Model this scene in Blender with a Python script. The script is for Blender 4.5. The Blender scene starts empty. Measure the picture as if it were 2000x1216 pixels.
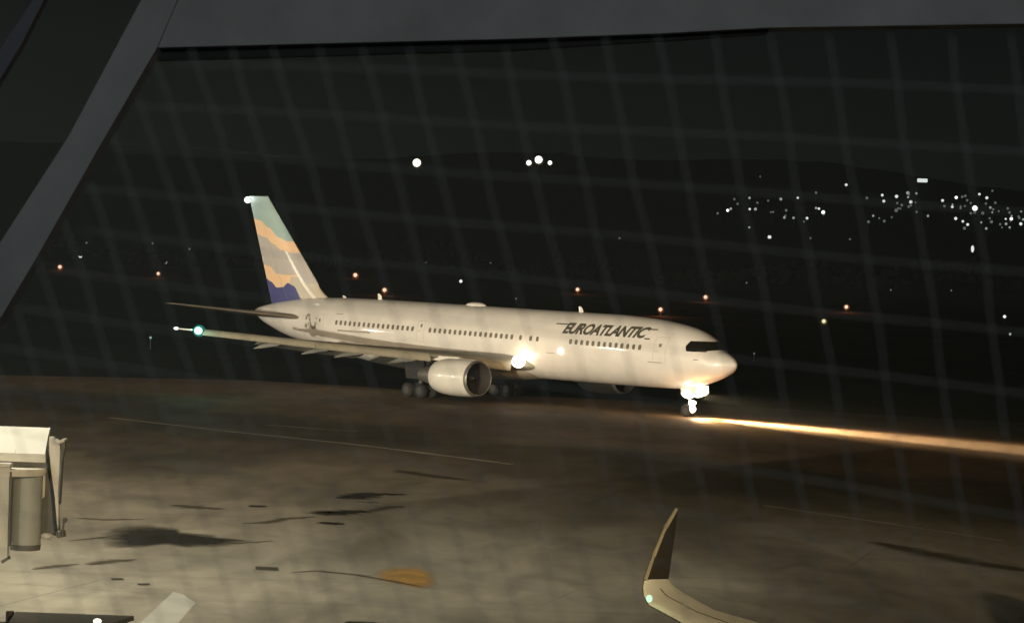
import bpy, bmesh, math, random
from mathutils import Vector, Matrix
random.seed(7)
S = bpy.context.scene
COL = S.collection

# ------------------------------------------------------------------ camera
CAM_H, PITCH, ROLL, FPX = 11.514, 0.0223, 0.03403, 5353.14      # height, tilt, roll, focal length in photo pixels
cam_d = bpy.data.cameras.new('camera'); cam = bpy.data.objects.new('camera', cam_d); COL.objects.link(cam)
_cp, _sp, _cr, _sr = math.cos(PITCH), math.sin(PITCH), math.cos(ROLL), math.sin(ROLL)
FWD = Vector((0, _cp, -_sp)); UP0 = Vector((0, _sp, _cp)); RT0 = Vector((1, 0, 0))
RT = RT0*_cr + UP0*_sr; UP = UP0*_cr - RT0*_sr
m = Matrix.Identity(4)
for i in range(3):
    m[i][0], m[i][1], m[i][2] = RT[i], UP[i], -FWD[i]
m[2][3] = CAM_H
cam.matrix_world = m
cam_d.sensor_width = 36; cam_d.lens = FPX/2000*36
cam_d.clip_start = 0.05; cam_d.clip_end = 12000
cam_d.dof.use_dof = True; cam_d.dof.focus_distance = 205; cam_d.dof.aperture_fstop = 24
S.camera = cam
S.view_settings.view_transform = 'Standard'; S.view_settings.look = 'None'
S.view_settings.exposure = 0; S.view_settings.gamma = 1
S.cycles.use_denoising = True
S.cycles.max_bounces = 6; S.cycles.volume_bounces = 0
S.cycles.sample_clamp_indirect = 4

def ray(px, py):
    return (RT*((px-1000)/FPX) - UP*((py-608)/FPX) + FWD)
def at(px, py, z=0.0):
    r = ray(px, py); t = (z-CAM_H)/r.z
    return Vector((0, 0, CAM_H)) + r*t
def at_depth(px, py, Y):
    r = ray(px, py); return Vector((0, 0, CAM_H)) + r*(Y/r.y)

# ------------------------------------------------------------------ night sky
W = bpy.data.worlds.new('World'); S.world = W; W.use_nodes = True
nt = W.node_tree; nt.nodes.clear()
out = nt.nodes.new('ShaderNodeOutputWorld'); bg = nt.nodes.new('ShaderNodeBackground')
tc = nt.nodes.new('ShaderNodeTexCoord'); sx = nt.nodes.new('ShaderNodeSeparateXYZ'); rp = nt.nodes.new('ShaderNodeValToRGB')
rp.color_ramp.elements[0].position = 0.0; rp.color_ramp.elements[0].color = (0.0042, 0.0062, 0.0056, 1)
rp.color_ramp.elements[1].position = 0.09; rp.color_ramp.elements[1].color = (0.0012, 0.0022, 0.0030, 1)
e = rp.color_ramp.elements.new(0.035); e.color = (0.0045, 0.0062, 0.0052, 1)
nt.links.new(tc.outputs['Generated'], sx.inputs[0]); nt.links.new(sx.outputs['Z'], rp.inputs[0])
nt.links.new(rp.outputs[0], bg.inputs[0]); nt.links.new(bg.outputs[0], out.inputs[0])
bg.inputs[1].default_value = 0.8

# ------------------------------------------------------------------ lamps of the place and an added fill
def spot(name, loc, target, power, color, size_deg, blend=0.6, radius=0.5):
    d = bpy.data.lights.new(name, 'SPOT'); d.energy = power; d.color = color
    d.spot_size = math.radians(size_deg); d.spot_blend = blend; d.shadow_soft_size = radius
    o = bpy.data.objects.new(name, d); COL.objects.link(o); o.location = loc
    o.rotation_euler = (Vector(target)-Vector(loc)).to_track_quat('-Z', 'Y').to_euler()
    return o
def point(name, loc, power, color, radius=0.3):
    d = bpy.data.lights.new(name, 'POINT'); d.energy = power; d.color = color; d.shadow_soft_size = radius
    o = bpy.data.objects.new(name, d); COL.objects.link(o); o.location = loc
    return o
WARM = (1.0, 0.88, 0.68)
spot('unseen_floodlight', (-80, 0, 9.0), (-5, 205, 6), 1.35e6, WARM, 28, 0.4, 0.5)
spot('unseen_floodlight', (-40, -10, 34), (-12, 208, 0), 6.5e5, (1, .72, .42), 24, 0.9, 1.0)
spot('unseen_floodlight', (-31, 74, 36), (-23, 93, 0), 1.4e5, (1.0, 0.92, 0.70), 92, 1.0, 0.6)
spot('unseen_floodlight', (30, -20, 26), (-4, 118, 0), 2.7e5, (1.0, 0.71, 0.37), 46, 1.0, 0.8)
spot('unseen_floodlight', (-34, 6, 15), (-15.5, 78, 4.3), 3.2e4, (1.0, 0.96, 0.84), 11, 0.7, 0.6)  # added fill that brightens the near faces of the boarding bridge
spot('stand_floodlight', (-190, 190, 18), (0, 205, 4), 9e4, (1.0, 0.92, 0.75), 40, 0.6, 1.6)
spot('stand_floodlight', (-232, 233, 18), (-25, 226, 5), 9e4, (1.0, 0.92, 0.75), 40, 0.6, 1.6)
point('lounge_lamp', (1.0, -2.2, 12.9), 390, (0.92, 0.97, 1.0), 0.4)

# ------------------------------------------------------------------ materials
def mat(name, color, rough=0.6, metal=0.0, noise=0.0, nscale=3.0, bump=0.0, spec=0.5, coat=0.0, stretch=None):
    M = bpy.data.materials.new(name); M.use_nodes = True
    n = M.node_tree; b = n.nodes['Principled BSDF']
    b.inputs['Base Color'].default_value = (*color, 1); b.inputs['Roughness'].default_value = rough
    b.inputs['Metallic'].default_value = metal; b.inputs['Specular IOR Level'].default_value = spec
    b.inputs['Coat Weight'].default_value = coat; b.inputs['Coat Roughness'].default_value = 0.06
    if noise or bump:
        t = n.nodes.new('ShaderNodeTexCoord'); mp = n.nodes.new('ShaderNodeMapping')
        if stretch: mp.inputs['Scale'].default_value = stretch
        n.links.new(t.outputs['Object'], mp.inputs[0])
        x = n.nodes.new('ShaderNodeTexNoise'); x.inputs['Scale'].default_value = nscale
        x.inputs['Detail'].default_value = 6; x.inputs['Roughness'].default_value = 0.6
        n.links.new(mp.outputs[0], x.inputs['Vector'])
        r = n.nodes.new('ShaderNodeMapRange'); r.inputs[1].default_value = 0.3; r.inputs[2].default_value = 0.7
        r.inputs[3].default_value = 1-noise; r.inputs[4].default_value = 1+noise*0.6
        n.links.new(x.outputs[0], r.inputs[0])
        mu = n.nodes.new('ShaderNodeVectorMath'); mu.operation = 'SCALE'
        mu.inputs[0].default_value = color; n.links.new(r.outputs[0], mu.inputs['Scale'])
        n.links.new(mu.outputs[0], b.inputs['Base Color'])
        if bump:
            bm_ = n.nodes.new('ShaderNodeBump'); bm_.inputs['Strength'].default_value = bump
            n.links.new(x.outputs[0], bm_.inputs['Height']); n.links.new(bm_.outputs[0], b.inputs['Normal'])
    return M
def emit(name, color, strength):
    M = bpy.data.materials.new(name); M.use_nodes = True; n = M.node_tree; n.nodes.clear()
    o = n.nodes.new('ShaderNodeOutputMaterial'); e = n.nodes.new('ShaderNodeEmission')
    e.inputs[0].default_value = (*color, 1); e.inputs[1].default_value = strength
    n.links.new(e.outputs[0], o.inputs[0]); M.cycles.emission_sampling = 'NONE'
    return M
PAINT = mat('white_paint', (0.80, 0.785, 0.745), 0.42, noise=0.11, nscale=0.45, coat=0.6)
BELLY = mat('belly_shaded', (0.25, 0.22, 0.18), 0.5, noise=0.12, nscale=0.8)  # grey-brown darkened to carry the shading under the belly
PAINT_W = mat('wing_grey', (0.22, 0.215, 0.18), 0.4, noise=0.12, nscale=0.9)
SLAT = mat('slat_grey', (0.27, 0.255, 0.2), 0.5, noise=0.1, nscale=0.9)
FAIR = mat('fairing_grey', (0.30, 0.29, 0.26), 0.5, noise=0.15, nscale=1.2)
COWL = mat('cowl_paint', (0.78, 0.77, 0.72), 0.25, noise=0.05, nscale=1.2, coat=0.5)
METAL = mat('bare_metal', (0.22, 0.21, 0.2), 0.45, metal=0.6, noise=0.15, nscale=3)
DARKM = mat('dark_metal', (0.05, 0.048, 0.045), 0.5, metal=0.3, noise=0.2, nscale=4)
GLASSD = mat('dark_window', (0.012, 0.011, 0.01), 0.12)
WINPANE = mat('cabin_window', (0.17, 0.15, 0.11), 0.35)
INK = mat('title_ink', (0.075, 0.075, 0.06), 0.5)
INK2 = mat('logo_ink', (0.27, 0.26, 0.21), 0.5)
SEAM = mat('seam_ink', (0.33, 0.30, 0.25), 0.6); SEAM2 = mat('door_seam', (0.56, 0.53, 0.47), 0.6)
RUBBER = mat('rubber', (0.02, 0.02, 0.02), 0.85, noise=0.3, nscale=5)
INLET = mat('inlet_lining', (0.035, 0.03, 0.026), 0.7)
RIM = mat('wheel_rim', (0.05, 0.05, 0.048), 0.5)
STRUT = mat('gear_paint', (0.5, 0.5, 0.48), 0.45, noise=0.1)
TEAL = mat('teal_paint', (0.38, 0.54, 0.53), 0.35, noise=0.05, nscale=.8)
PEACH = mat('peach_paint', (0.97, 0.68, 0.43), 0.35, noise=0.04, nscale=.8)
SAND = mat('sand_paint', (0.56, 0.54, 0.52), 0.35, noise=0.05, nscale=.8)
CREAM = mat('cream_paint', (0.62, 0.58, 0.48), 0.35, noise=0.04, nscale=.8)
NAVY = mat('navy_paint', (0.075, 0.085, 0.27), 0.35, noise=0.08, nscale=.8)
STRIPE = mat('bright_stripe', (0.95, 0.93, 0.86), 0.25)
E_WARM = emit('landing_light', (1.0, 0.86, 0.62), 9)
E_SOFT = emit('warm_light', (1.0, 0.9, 0.68), 2.2)
E_GREEN = emit('green_nav_light', (0.50, 1.0, 0.86), 2.2)
E_WHITE = emit('white_light', (0.95, 1.0, 0.97), 2.2)

# ------------------------------------------------------------------ mesh helpers
def new_obj(name, me, parent=None):
    o = bpy.data.objects.new(name, me); COL.objects.link(o)
    if parent: o.parent = parent
    return o
def obj(name, bm, mats, parent=None, smooth=True, sharp=35):
    me = bpy.data.meshes.new(name); bm.normal_update(); bm.to_mesh(me); bm.free()
    for M in (mats if isinstance(mats, (list, tuple)) else [mats]): me.materials.append(M)
    if smooth:
        for p in me.polygons: p.use_smooth = True
        me.set_sharp_from_angle(angle=math.radians(sharp))
    return new_obj(name, me, parent)
def empty(name, loc=(0, 0, 0), rotz=0):
    o = bpy.data.objects.new(name, None); COL.objects.link(o); o.location = loc; o.rotation_euler = (0, 0, rotz); return o
def tag(o, label, cat, group=None):
    o['label'] = label; o['category'] = cat
    if group: o['group'] = group
    return o
def struct(o, kind='structure'):
    o['kind'] = kind; return o
def loft(bm, rings, cap=True, closed=True, mi=0):
    vs = [[bm.verts.new(p) for p in r] for r in rings]
    n = len(rings[0])
    for a, b in zip(vs, vs[1:]):
        for i in range(n if closed else n-1):
            j = (i+1) % n
            try: f = bm.faces.new((a[i], a[j], b[j], b[i])); f.material_index = mi
            except ValueError: pass
    if cap:
        for r in (vs[0][::-1], vs[-1]):
            try: f = bm.faces.new(r); f.material_index = mi
            except ValueError: pass
    return vs
def lathe_x(bm, prof, cx, cy, cz, n=48, cap=False):
    """profile of (x, radius) turned round the x axis"""
    loft(bm, [[(cx+x, cy+r*math.cos(t), cz+r*math.sin(t)) for t in [2*math.pi*i/n for i in range(n)]] for x, r in prof], cap)
def tube(bm, a, b, r1, r2=None, n=12):
    a, b = Vector(a), Vector(b); r2 = r1 if r2 is None else r2
    q = (b-a).to_track_quat('Z', 'Y')
    loft(bm, [[p + q @ Vector((r*math.cos(t), r*math.sin(t), 0)) for t in [2*math.pi*i/n for i in range(n)]] for p, r in ((a, r1), (b, r2))])
def box(bm, x0, x1, y0, y1, z0, z1, bev=0.0):
    v = [bm.verts.new((x, y, z)) for x in (x0, x1) for y in (y0, y1) for z in (z0, z1)]
    fs = [(0, 1, 3, 2), (4, 6, 7, 5), (0, 4, 5, 1), (2, 3, 7, 6), (0, 2, 6, 4), (1, 5, 7, 3)]
    F = [bm.faces.new([v[i] for i in f]) for f in fs]
    if bev:
        es = list({e for f in F for e in f.edges}); bmesh.ops.bevel(bm, geom=es, offset=bev, segments=2, affect='EDGES')
def prism(bm, pts, off):
    """outline (list of Vectors, planar) thickened along OFF"""
    off = Vector(off)
    a = [bm.verts.new(p) for p in pts]; b = [bm.verts.new(Vector(p)+off) for p in pts]
    bm.faces.new(a); bm.faces.new(b[::-1])
    for i in range(len(pts)):
        j = (i+1) % len(pts); bm.faces.new((a[i], b[i], b[j], a[j]))
    bmesh.ops.recalc_face_normals(bm, faces=bm.faces)
def ball(bm, c, r, seg=16, scale=(1, 1, 1)):
    bmesh.ops.create_uvsphere(bm, u_segments=seg, v_segments=seg//2, radius=r,
        matrix=Matrix.Translation(c) @ Matrix.Diagonal((*scale, 1)))
def sheet(name, pts, z, M, kind='structure'):
    bm = bmesh.new(); f = bm.faces.new([bm.verts.new((p[0], p[1], z)) for p in pts])
    if f.normal.z < 0 or True:
        bm.normal_update()
        if f.normal.z < 0: f.normal_flip()
    o = obj(name, bm, M, smooth=False)
    if kind: struct(o, kind)
    return o

# ------------------------------------------------------------------ ground, taxiway, apron, hills
def ground_mat(name, c1, c2, scale, rough, fine=0.25, stretch=(1, 1, 1), spec=0.3, slab=None):
    M = bpy.data.materials.new(name); M.use_nodes = True; n = M.node_tree; b = n.nodes['Principled BSDF']
    t = n.nodes.new('ShaderNodeTexCoord'); mp = n.nodes.new('ShaderNodeMapping'); mp.inputs['Scale'].default_value = stretch
    mp.inputs['Rotation'].default_value = (0, 0, 0.5)
    n.links.new(t.outputs['Object'], mp.inputs[0])
    x = n.nodes.new('ShaderNodeTexNoise'); x.inputs['Scale'].default_value = scale; x.inputs['Detail'].default_value = 7
    x.inputs['Distortion'].default_value = 0.6
    n.links.new(mp.outputs[0], x.inputs['Vector'])
    r = n.nodes.new('ShaderNodeValToRGB'); r.color_ramp.elements[0].position = .36; r.color_ramp.elements[1].position = .66
    r.color_ramp.elements[0].color = (*c1, 1); r.color_ramp.elements[1].color = (*c2, 1)
    n.links.new(x.outputs[0], r.inputs[0])
    y = n.nodes.new('ShaderNodeTexNoise'); y.inputs['Scale'].default_value = scale*9; y.inputs['Detail'].default_value = 5
    n.links.new(mp.outputs[0], y.inputs['Vector'])
    mr = n.nodes.new('ShaderNodeMapRange'); mr.inputs[1].default_value = .3; mr.inputs[2].default_value = .7
    mr.inputs[3].default_value = 1-fine; mr.inputs[4].default_value = 1+fine
    n.links.new(y.outputs[0], mr.inputs[0])
    s = n.nodes.new('ShaderNodeVectorMath'); s.operation = 'SCALE'
    n.links.new(r.outputs[0], s.inputs[0]); n.links.new(mr.outputs[0], s.inputs['Scale'])
    last = s.outputs[0]
    if slab:   # dark joints between the concrete slabs
        br = n.nodes.new('ShaderNodeTexBrick'); br.offset = 0; br.inputs['Scale'].default_value = 1
        br.inputs['Brick Width'].default_value = slab; br.inputs['Row Height'].default_value = slab
        br.inputs['Mortar Size'].default_value = 0.05; br.inputs['Mortar Smooth'].default_value = 0.6
        br.inputs['Color1'].default_value = (1, 1, 1, 1); br.inputs['Color2'].default_value = (.93, .93, .93, 1)
        br.inputs['Mortar'].default_value = (.72, .72, .72, 1)
        mp2 = n.nodes.new('ShaderNodeMapping'); mp2.inputs['Rotation'].default_value = (0, 0, 0.32)
        n.links.new(t.outputs['Object'], mp2.inputs[0]); n.links.new(mp2.outputs[0], br.inputs['Vector'])
        ml = n.nodes.new('ShaderNodeVectorMath'); ml.operation = 'MULTIPLY'
        n.links.new(last, ml.inputs[0]); n.links.new(br.outputs[0], ml.inputs[1]); last = ml.outputs[0]
    n.links.new(last, b.inputs['Base Color'])
    b.inputs['Roughness'].default_value = rough; b.inputs['Specular IOR Level'].default_value = spec
    return M
GRASS = ground_mat('dark_grass', (0.012, 0.017, 0.010), (0.03, 0.036, 0.02), 0.03, 0.95, spec=0.05)
def field_mat():
    """pavement that runs from apron concrete over a dark shoulder to the taxiway, the bands parallel to the taxi line (x + y = const)"""
    M = bpy.data.materials.new('pavement'); M.use_nodes = True; n = M.node_tree; b = n.nodes['Principled BSDF']; L = n.links.new
    t = n.nodes.new('ShaderNodeTexCoord'); d = n.nodes.new('ShaderNodeVectorMath'); d.operation = 'DOT_PRODUCT'; d.inputs[1].default_value = (1, 1, 0)
    L(t.outputs['Object'], d.inputs[0])
    def noise(sc, st, det=6, dist=.5, rot=-.785):
        mp = n.nodes.new('ShaderNodeMapping'); mp.inputs['Scale'].default_value = st; mp.inputs['Rotation'].default_value = (0, 0, -rot)
        L(t.outputs['Object'], mp.inputs[0]); x = n.nodes.new('ShaderNodeTexNoise'); x.inputs['Scale'].default_value = sc
        x.inputs['Detail'].default_value = det; x.inputs['Distortion'].default_value = dist; L(mp.outputs[0], x.inputs['Vector']); return x.outputs[0]
    def mr(src, a, b_, c, d_):
        m = n.nodes.new('ShaderNodeMapRange'); m.inputs[1].default_value = a; m.inputs[2].default_value = b_; m.inputs[3].default_value = c; m.inputs[4].default_value = d_
        L(src, m.inputs[0]); return m.outputs[0]
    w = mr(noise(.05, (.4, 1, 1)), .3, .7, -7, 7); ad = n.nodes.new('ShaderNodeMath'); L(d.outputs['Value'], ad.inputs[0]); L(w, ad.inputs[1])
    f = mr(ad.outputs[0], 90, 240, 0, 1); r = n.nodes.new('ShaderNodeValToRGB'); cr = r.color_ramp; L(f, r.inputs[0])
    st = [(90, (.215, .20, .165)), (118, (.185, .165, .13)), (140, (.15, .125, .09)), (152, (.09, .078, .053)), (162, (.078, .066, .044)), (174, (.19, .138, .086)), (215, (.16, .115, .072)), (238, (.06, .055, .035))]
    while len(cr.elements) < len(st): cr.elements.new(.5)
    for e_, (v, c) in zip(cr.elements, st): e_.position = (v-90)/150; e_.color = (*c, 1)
    def mul(a, b_):
        m = n.nodes.new('ShaderNodeVectorMath'); m.operation = 'SCALE'; L(a, m.inputs[0]); L(b_, m.inputs['Scale']); return m.outputs[0]
    c = mul(r.outputs[0], mr(noise(.075, (1, .38, 1), 7, .5, 0), .38, .62, .62, 1.25))
    c = mul(c, mr(noise(.42, (1, .3, 1), 7, 1.0, 0), .35, .65, .78, 1.14)); c = mul(c, mr(noise(1.6, (1, 1, 1), 4, 0), .3, .7, .93, 1.06))
    # tyre rubber laid down in long streaks
    c = mul(c, mr(noise(.8, (.03, 1, 1), 3, .2), .56, .68, 1.0, .88))
    # slab joints, worn away in places
    mp = n.nodes.new('ShaderNodeMapping'); mp.inputs['Rotation'].default_value = (0, 0, .27); L(t.outputs['Object'], mp.inputs[0])
    br = n.nodes.new('ShaderNodeTexBrick'); br.offset = 0; br.inputs['Scale'].default_value = 1; br.inputs['Brick Width'].default_value = 7.5; br.inputs['Row Height'].default_value = 7.5
    br.inputs['Mortar Size'].default_value = .06; br.inputs['Mortar Smooth'].default_value = .8
    L(mp.outputs[0], br.inputs['Vector']); wear = mr(noise(.12, (1, 1, 1), 3), .5, .62, 0, .38); mm = n.nodes.new('ShaderNodeMath'); mm.operation = 'MULTIPLY'
    L(br.outputs['Fac'], mm.inputs[0]); L(wear, mm.inputs[1]); c = mul(c, mr(mm.outputs[0], 0, 1, 1, 0))
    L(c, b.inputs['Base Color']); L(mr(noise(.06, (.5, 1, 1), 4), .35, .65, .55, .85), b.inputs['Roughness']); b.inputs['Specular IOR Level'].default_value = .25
    return M
CONC = field_mat()
HILL = ground_mat('hill_scrub', (0.010, 0.013, 0.009), (0.03, 0.034, 0.022), 0.006, 1.0, spec=0.0)

def poly_px(pts, z=0.0): return [at(x, y, z) for x, y in pts]
sheet('ground', [(-4000, -300), (4000, -300), (4000, 4300), (-4000, 4300)], -0.024, GRASS)
far_edge = poly_px([(-400, 706), (0, 732), (250, 737), (480, 742), (700, 754), (860, 766), (1300, 784), (1500, 796), (2000, 826), (2600, 868)])
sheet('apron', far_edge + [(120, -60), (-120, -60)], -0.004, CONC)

# the far hills, one height field
def hill_h(x, y):
    if y < 1150: return 0.0
    t = (y-1150)/1300.0
    ridge = 88 + 9*math.sin(x/310.0+1.0) + 6*math.sin(x/127.0) + 3*math.sin(x/47.0+y/90) - 0.02*x
    return min(1.0, t)**1.25*ridge
bm = bmesh.new(); NX, NY = 150, 44; g = []
for j in range(NY):
    y = 1150 + j*1600/(NY-1)
    g.append([bm.verts.new((x, y, hill_h(x, y)-0.02 + (random.uniform(-1, 1)*1.2 if j > 2 else 0))) for x in [-1500+3000*i/(NX-1) for i in range(NX)]])
for j in range(NY-1):
    for i in range(NX-1): bm.faces.new((g[j][i], g[j][i+1], g[j+1][i+1], g[j+1][i]))
struct(obj('hills', bm, HILL))
def on_land(px, py, lift=0.0):
    r = ray(px, py); o = Vector((0, 0, CAM_H))
    if r.z < -0.001:
        p = at(px, py, lift)
        if p.y < 1150: return p
    t = 1100.0
    while t < 2600:
        p = o + r*(t/r.y)
        if hill_h(p.x, p.y)+lift >= p.z: return p
        t += 4
    return None

# surface marks
def soft(name, color, most=1.0, ns=1.2, cut=.35):
    M = mat(name, color, .85, noise=.3, nscale=.8, spec=.08); n = M.node_tree; b = n.nodes['Principled BSDF']; L = n.links.new
    a = n.nodes.new('ShaderNodeAttribute'); a.attribute_name = 'cover'; t = n.nodes.new('ShaderNodeTexCoord')
    x = n.nodes.new('ShaderNodeTexNoise'); x.inputs['Scale'].default_value = ns; x.inputs['Detail'].default_value = 7; x.inputs['Roughness'].default_value = .7; L(t.outputs['Object'], x.inputs['Vector'])
    ad = n.nodes.new('ShaderNodeMath'); L(a.outputs['Fac'], ad.inputs[0]); L(x.outputs[0], ad.inputs[1])
    m = n.nodes.new('ShaderNodeMapRange'); m.inputs[1].default_value = .55+cut*.2; m.inputs[2].default_value = 1.45; m.inputs[4].default_value = most; L(ad.outputs[0], m.inputs[0])
    L(m.outputs[0], b.inputs['Alpha']); return M
SOLID = mat('drain_iron', (0.035, 0.032, 0.026), 0.7)
DIRT = soft('dark_stain', (0.022, 0.021, 0.018), .97, cut=.1)
DIRT2 = soft('worn_stain', (0.06, 0.05, 0.032), .6)
WHITEP = mat('faded_white_paint', (0.42, 0.40, 0.32), 0.7, noise=0.45, nscale=0.4)
PALE = mat('pale_paint', (0.31, 0.31, 0.28), 0.7, noise=0.12, nscale=0.7)
ORANGE = soft('orange_paint', (0.33, 0.19, 0.05), .62, ns=1.5)
def ribbon(name, px, w, M, z=0.0, taper=False, wob=0.0):
    pts = [at(x, y) for x, y in px]
    P = []
    for a, b in zip(pts, pts[1:]):
        for k in range(6): P.append(a.lerp(b, k/6))
    P.append(pts[-1]); L, Rr = [], []
    for i, p in enumerate(P):
        d = (P[min(i+1, len(P)-1)]-P[max(i-1, 0)]).normalized(); nrm = Vector((-d.y, d.x, 0))
        t = i/(len(P)-1); ww = w*(math.sin(math.pi*min(max(t, .04), .96))**.6 if taper else 1)*(1+random.uniform(-wob, wob))
        L.append(p+nrm*ww/2); Rr.append(p-nrm*ww/2)
    softm = M.name in ('dark_stain', 'worn_stain'); bm = bmesh.new(); rows = []
    ts = (1.7, .35, -.35, -1.7) if softm else (1, -1)
    for i, (l, r) in enumerate(zip(L, Rr)):
        c = (l+r)/2; h = (l-r)/2; rows.append([bm.verts.new((c.x+h.x*k, c.y+h.y*k, z)) for k in ts])
    for i in range(len(P)-1):
        for k in range(len(ts)-1): bm.faces.new((rows[i][k+1], rows[i+1][k+1], rows[i+1][k], rows[i][k]))
    o = struct(obj(name, bm, M, smooth=False))
    if softm:
        at_ = o.data.attributes.new('cover', 'FLOAT', 'POINT')
        for i in range(len(P)):
            for k in range(4): at_.data[i*4+k].value = 1.0 if k in (1, 2) and 0 < i < len(P)-1 else 0.0
    return o
ribbon('taxi_line', [(215, 815), (450, 842), (700, 868), (900, 893), (1000, 906)], 0.42, WHITEP, 0.0, wob=.2)
ribbon('taxi_line', [(1490, 986), (1700, 1016), (1960, 1055)], 0.16, WHITEP, 0.0)
ribbon('taxi_line', [(520, 829), (640, 838), (700, 842)], 0.25, WHITEP, -0.003, wob=.3)
def blob(name, px, M, z=0.0, jit=0.12):
    pts = [at(x, y) for x, y in px]; Q = []
    for i, p in enumerate(pts):
        q = pts[(i+1) % len(pts)]
        for k in range(4):
            v = p.lerp(q, k/4); Q.append((v.x+random.uniform(-jit, jit)*.3, v.y+random.uniform(-jit, jit)))
    cx = sum(q[0] for q in Q)/len(Q); cy = sum(q[1] for q in Q)/len(Q); bm = bmesh.new(); rings = []
    for k in (1.38, .72, .4): rings.append([bm.verts.new((cx+(q[0]-cx)*k, cy+(q[1]-cy)*k, z)) for q in Q])
    cen = bm.verts.new((cx, cy, z)); n_ = len(Q)
    for a, b in zip(rings, rings[1:]):
        for i in range(n_): bm.faces.new((a[i], a[(i+1) % n_], b[(i+1) % n_], b[i]))
    for i in range(n_): bm.faces.new((rings[-1][i], rings[-1][(i+1) % n_], cen))
    bmesh.ops.recalc_face_normals(bm, faces=bm.faces)
    o = struct(obj(name, bm, M, smooth=False)); at_ = o.data.attributes.new('cover', 'FLOAT', 'POINT')
    for i, d in enumerate(at_.data): d.value = 0.0 if i < n_ else 1.0
    return o
blob('ground_stain', [(228, 1046), (236, 1037), (262, 1032), (300, 1030), (340, 1034), (350, 1040), (390, 1044), (425, 1050), (458, 1054), (440, 1061), (400, 1063), (360, 1064), (325, 1061), (290, 1064), (255, 1066), (235, 1063)], DIRT)
ribbon('ground_stain', [(60, 1112), (100, 1106), (160, 1100)], .55, DIRT2, taper=True, wob=.3)
ribbon('ground_stain', [(170, 1103), (210, 1096), (270, 1091)], .7, DIRT2, taper=True, wob=.3)
ribbon('ground_stain', [(130, 1056), (180, 1051), (220, 1046)], .3, DIRT2, taper=True)
ribbon('ground_stain', [(140, 1010), (200, 1014), (290, 1013)], .5, DIRT2, taper=True, wob=.3)
ribbon('ground_stain', [(330, 985), (380, 990), (440, 994)], 1.1, DIRT2, taper=True, wob=.3)
ribbon('ground_stain', [(470, 1022), (520, 1020), (560, 1012), (620, 1008)], .7, DIRT2, taper=True, wob=.3)
ribbon('ground_stain', [(484, 988), (500, 988), (520, 987)], .8, DIRT, taper=True)
ribbon('ground_stain', [(652, 971), (690, 972), (720, 964), (800, 965)], 1.3, DIRT, taper=True, wob=.4)
ribbon('ground_stain', [(690, 979), (720, 980), (742, 980)], .6, DIRT2, taper=True, wob=.4)
ribbon('ground_stain', [(624, 997), (640, 1002), (680, 999), (714, 996)], 1.5, DIRT, taper=True, wob=.4)
ribbon('ground_stain', [(628, 1018), (650, 1022), (675, 1023)], .9, DIRT, taper=True, wob=.3)
ribbon('ground_stain', [(715, 1000), (760, 990), (790, 987)], .8, DIRT2, taper=True, wob=.3)
ribbon('ground_stain', [(770, 918), (800, 922), (850, 930), (920, 938)], 1.2, DIRT2, taper=True, wob=.3)
ribbon('ground_stain', [(450, 1061), (500, 1058), (535, 1055)], .3, DIRT2, taper=True)
ribbon('ground_stain', [(560, 1118), (620, 1114), (700, 1122), (840, 1148)], .35, DIRT2, taper=True, wob=.2)
ribbon('ground_stain', [(1700, 1056), (1800, 1078), (1900, 1098), (2050, 1120)], 1.6, DIRT2, taper=True, wob=.2)
ribbon('ground_stain', [(670, 1214), (720, 1216), (780, 1222)], .6, DIRT)
for q in ([(498, 1105), (543, 1107), (545, 1114), (500, 1112)], [(217, 1128), (241, 1128), (242, 1132), (218, 1132)], [(268, 1138), (292, 1138), (293, 1142), (269, 1142)]):
    sheet('drain_cover', poly_px(q), 0.004, SOLID)
blob('orange_marking', [(742, 1118), (770, 1110), (815, 1110), (838, 1118), (846, 1138), (820, 1146), (780, 1138), (750, 1132)], ORANGE, 0.0, .06)
sheet('painted_bar', poly_px([(262, 1225), (285, 1205), (338, 1155), (358, 1160), (382, 1176), (340, 1225)]), 0.002, PALE)

# ------------------------------------------------------------------ the taxiing airliner
psi = 0.786978
AC = empty('airliner', (16.4008, 193.5335, 0), -psi); AC.scale = (1, 1, 0.9533)
tag(AC, 'white twin-engine airliner with a teal, peach and navy tail, taxiing with its nose lights on', 'airplane')
STN = [(0.55, 4.08, 4.14, 0.03), (0.62, 3.93, 4.28, 0.19), (0.8, 3.7, 4.5, 0.42), (1.15, 3.43, 4.74, 0.73), (1.6, 3.18, 4.96, 1.02), (2.1, 2.95, 5.16, 1.28),
       (2.5, 2.80, 5.66, 1.48), (3.2, 2.56, 6.14, 1.77), (4.05, 2.34, 6.52, 2.04), (5.2, 2.13, 6.82, 2.27), (6.5, 2.02, 7.03, 2.42), (8.4, 1.99, 7.24, 2.5),
       (12, 1.98, 7.4, 2.52), (20, 1.98, 7.44, 2.52), (28, 1.98, 7.5, 2.52), (35, 2.0, 7.55, 2.52), (38, 2.2, 7.56, 2.49), (41, 2.55, 7.55, 2.37), (44, 2.98, 7.49, 2.14),
       (47, 3.5, 7.33, 1.82), (49.3, 3.97, 7.07, 1.5), (50.9, 4.45, 6.83, 1.18), (52.5, 5.02, 6.5, 0.8), (53.4, 5.5, 6.28, 0.45), (53.88, 5.86, 6.1, 0.12)]
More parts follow.
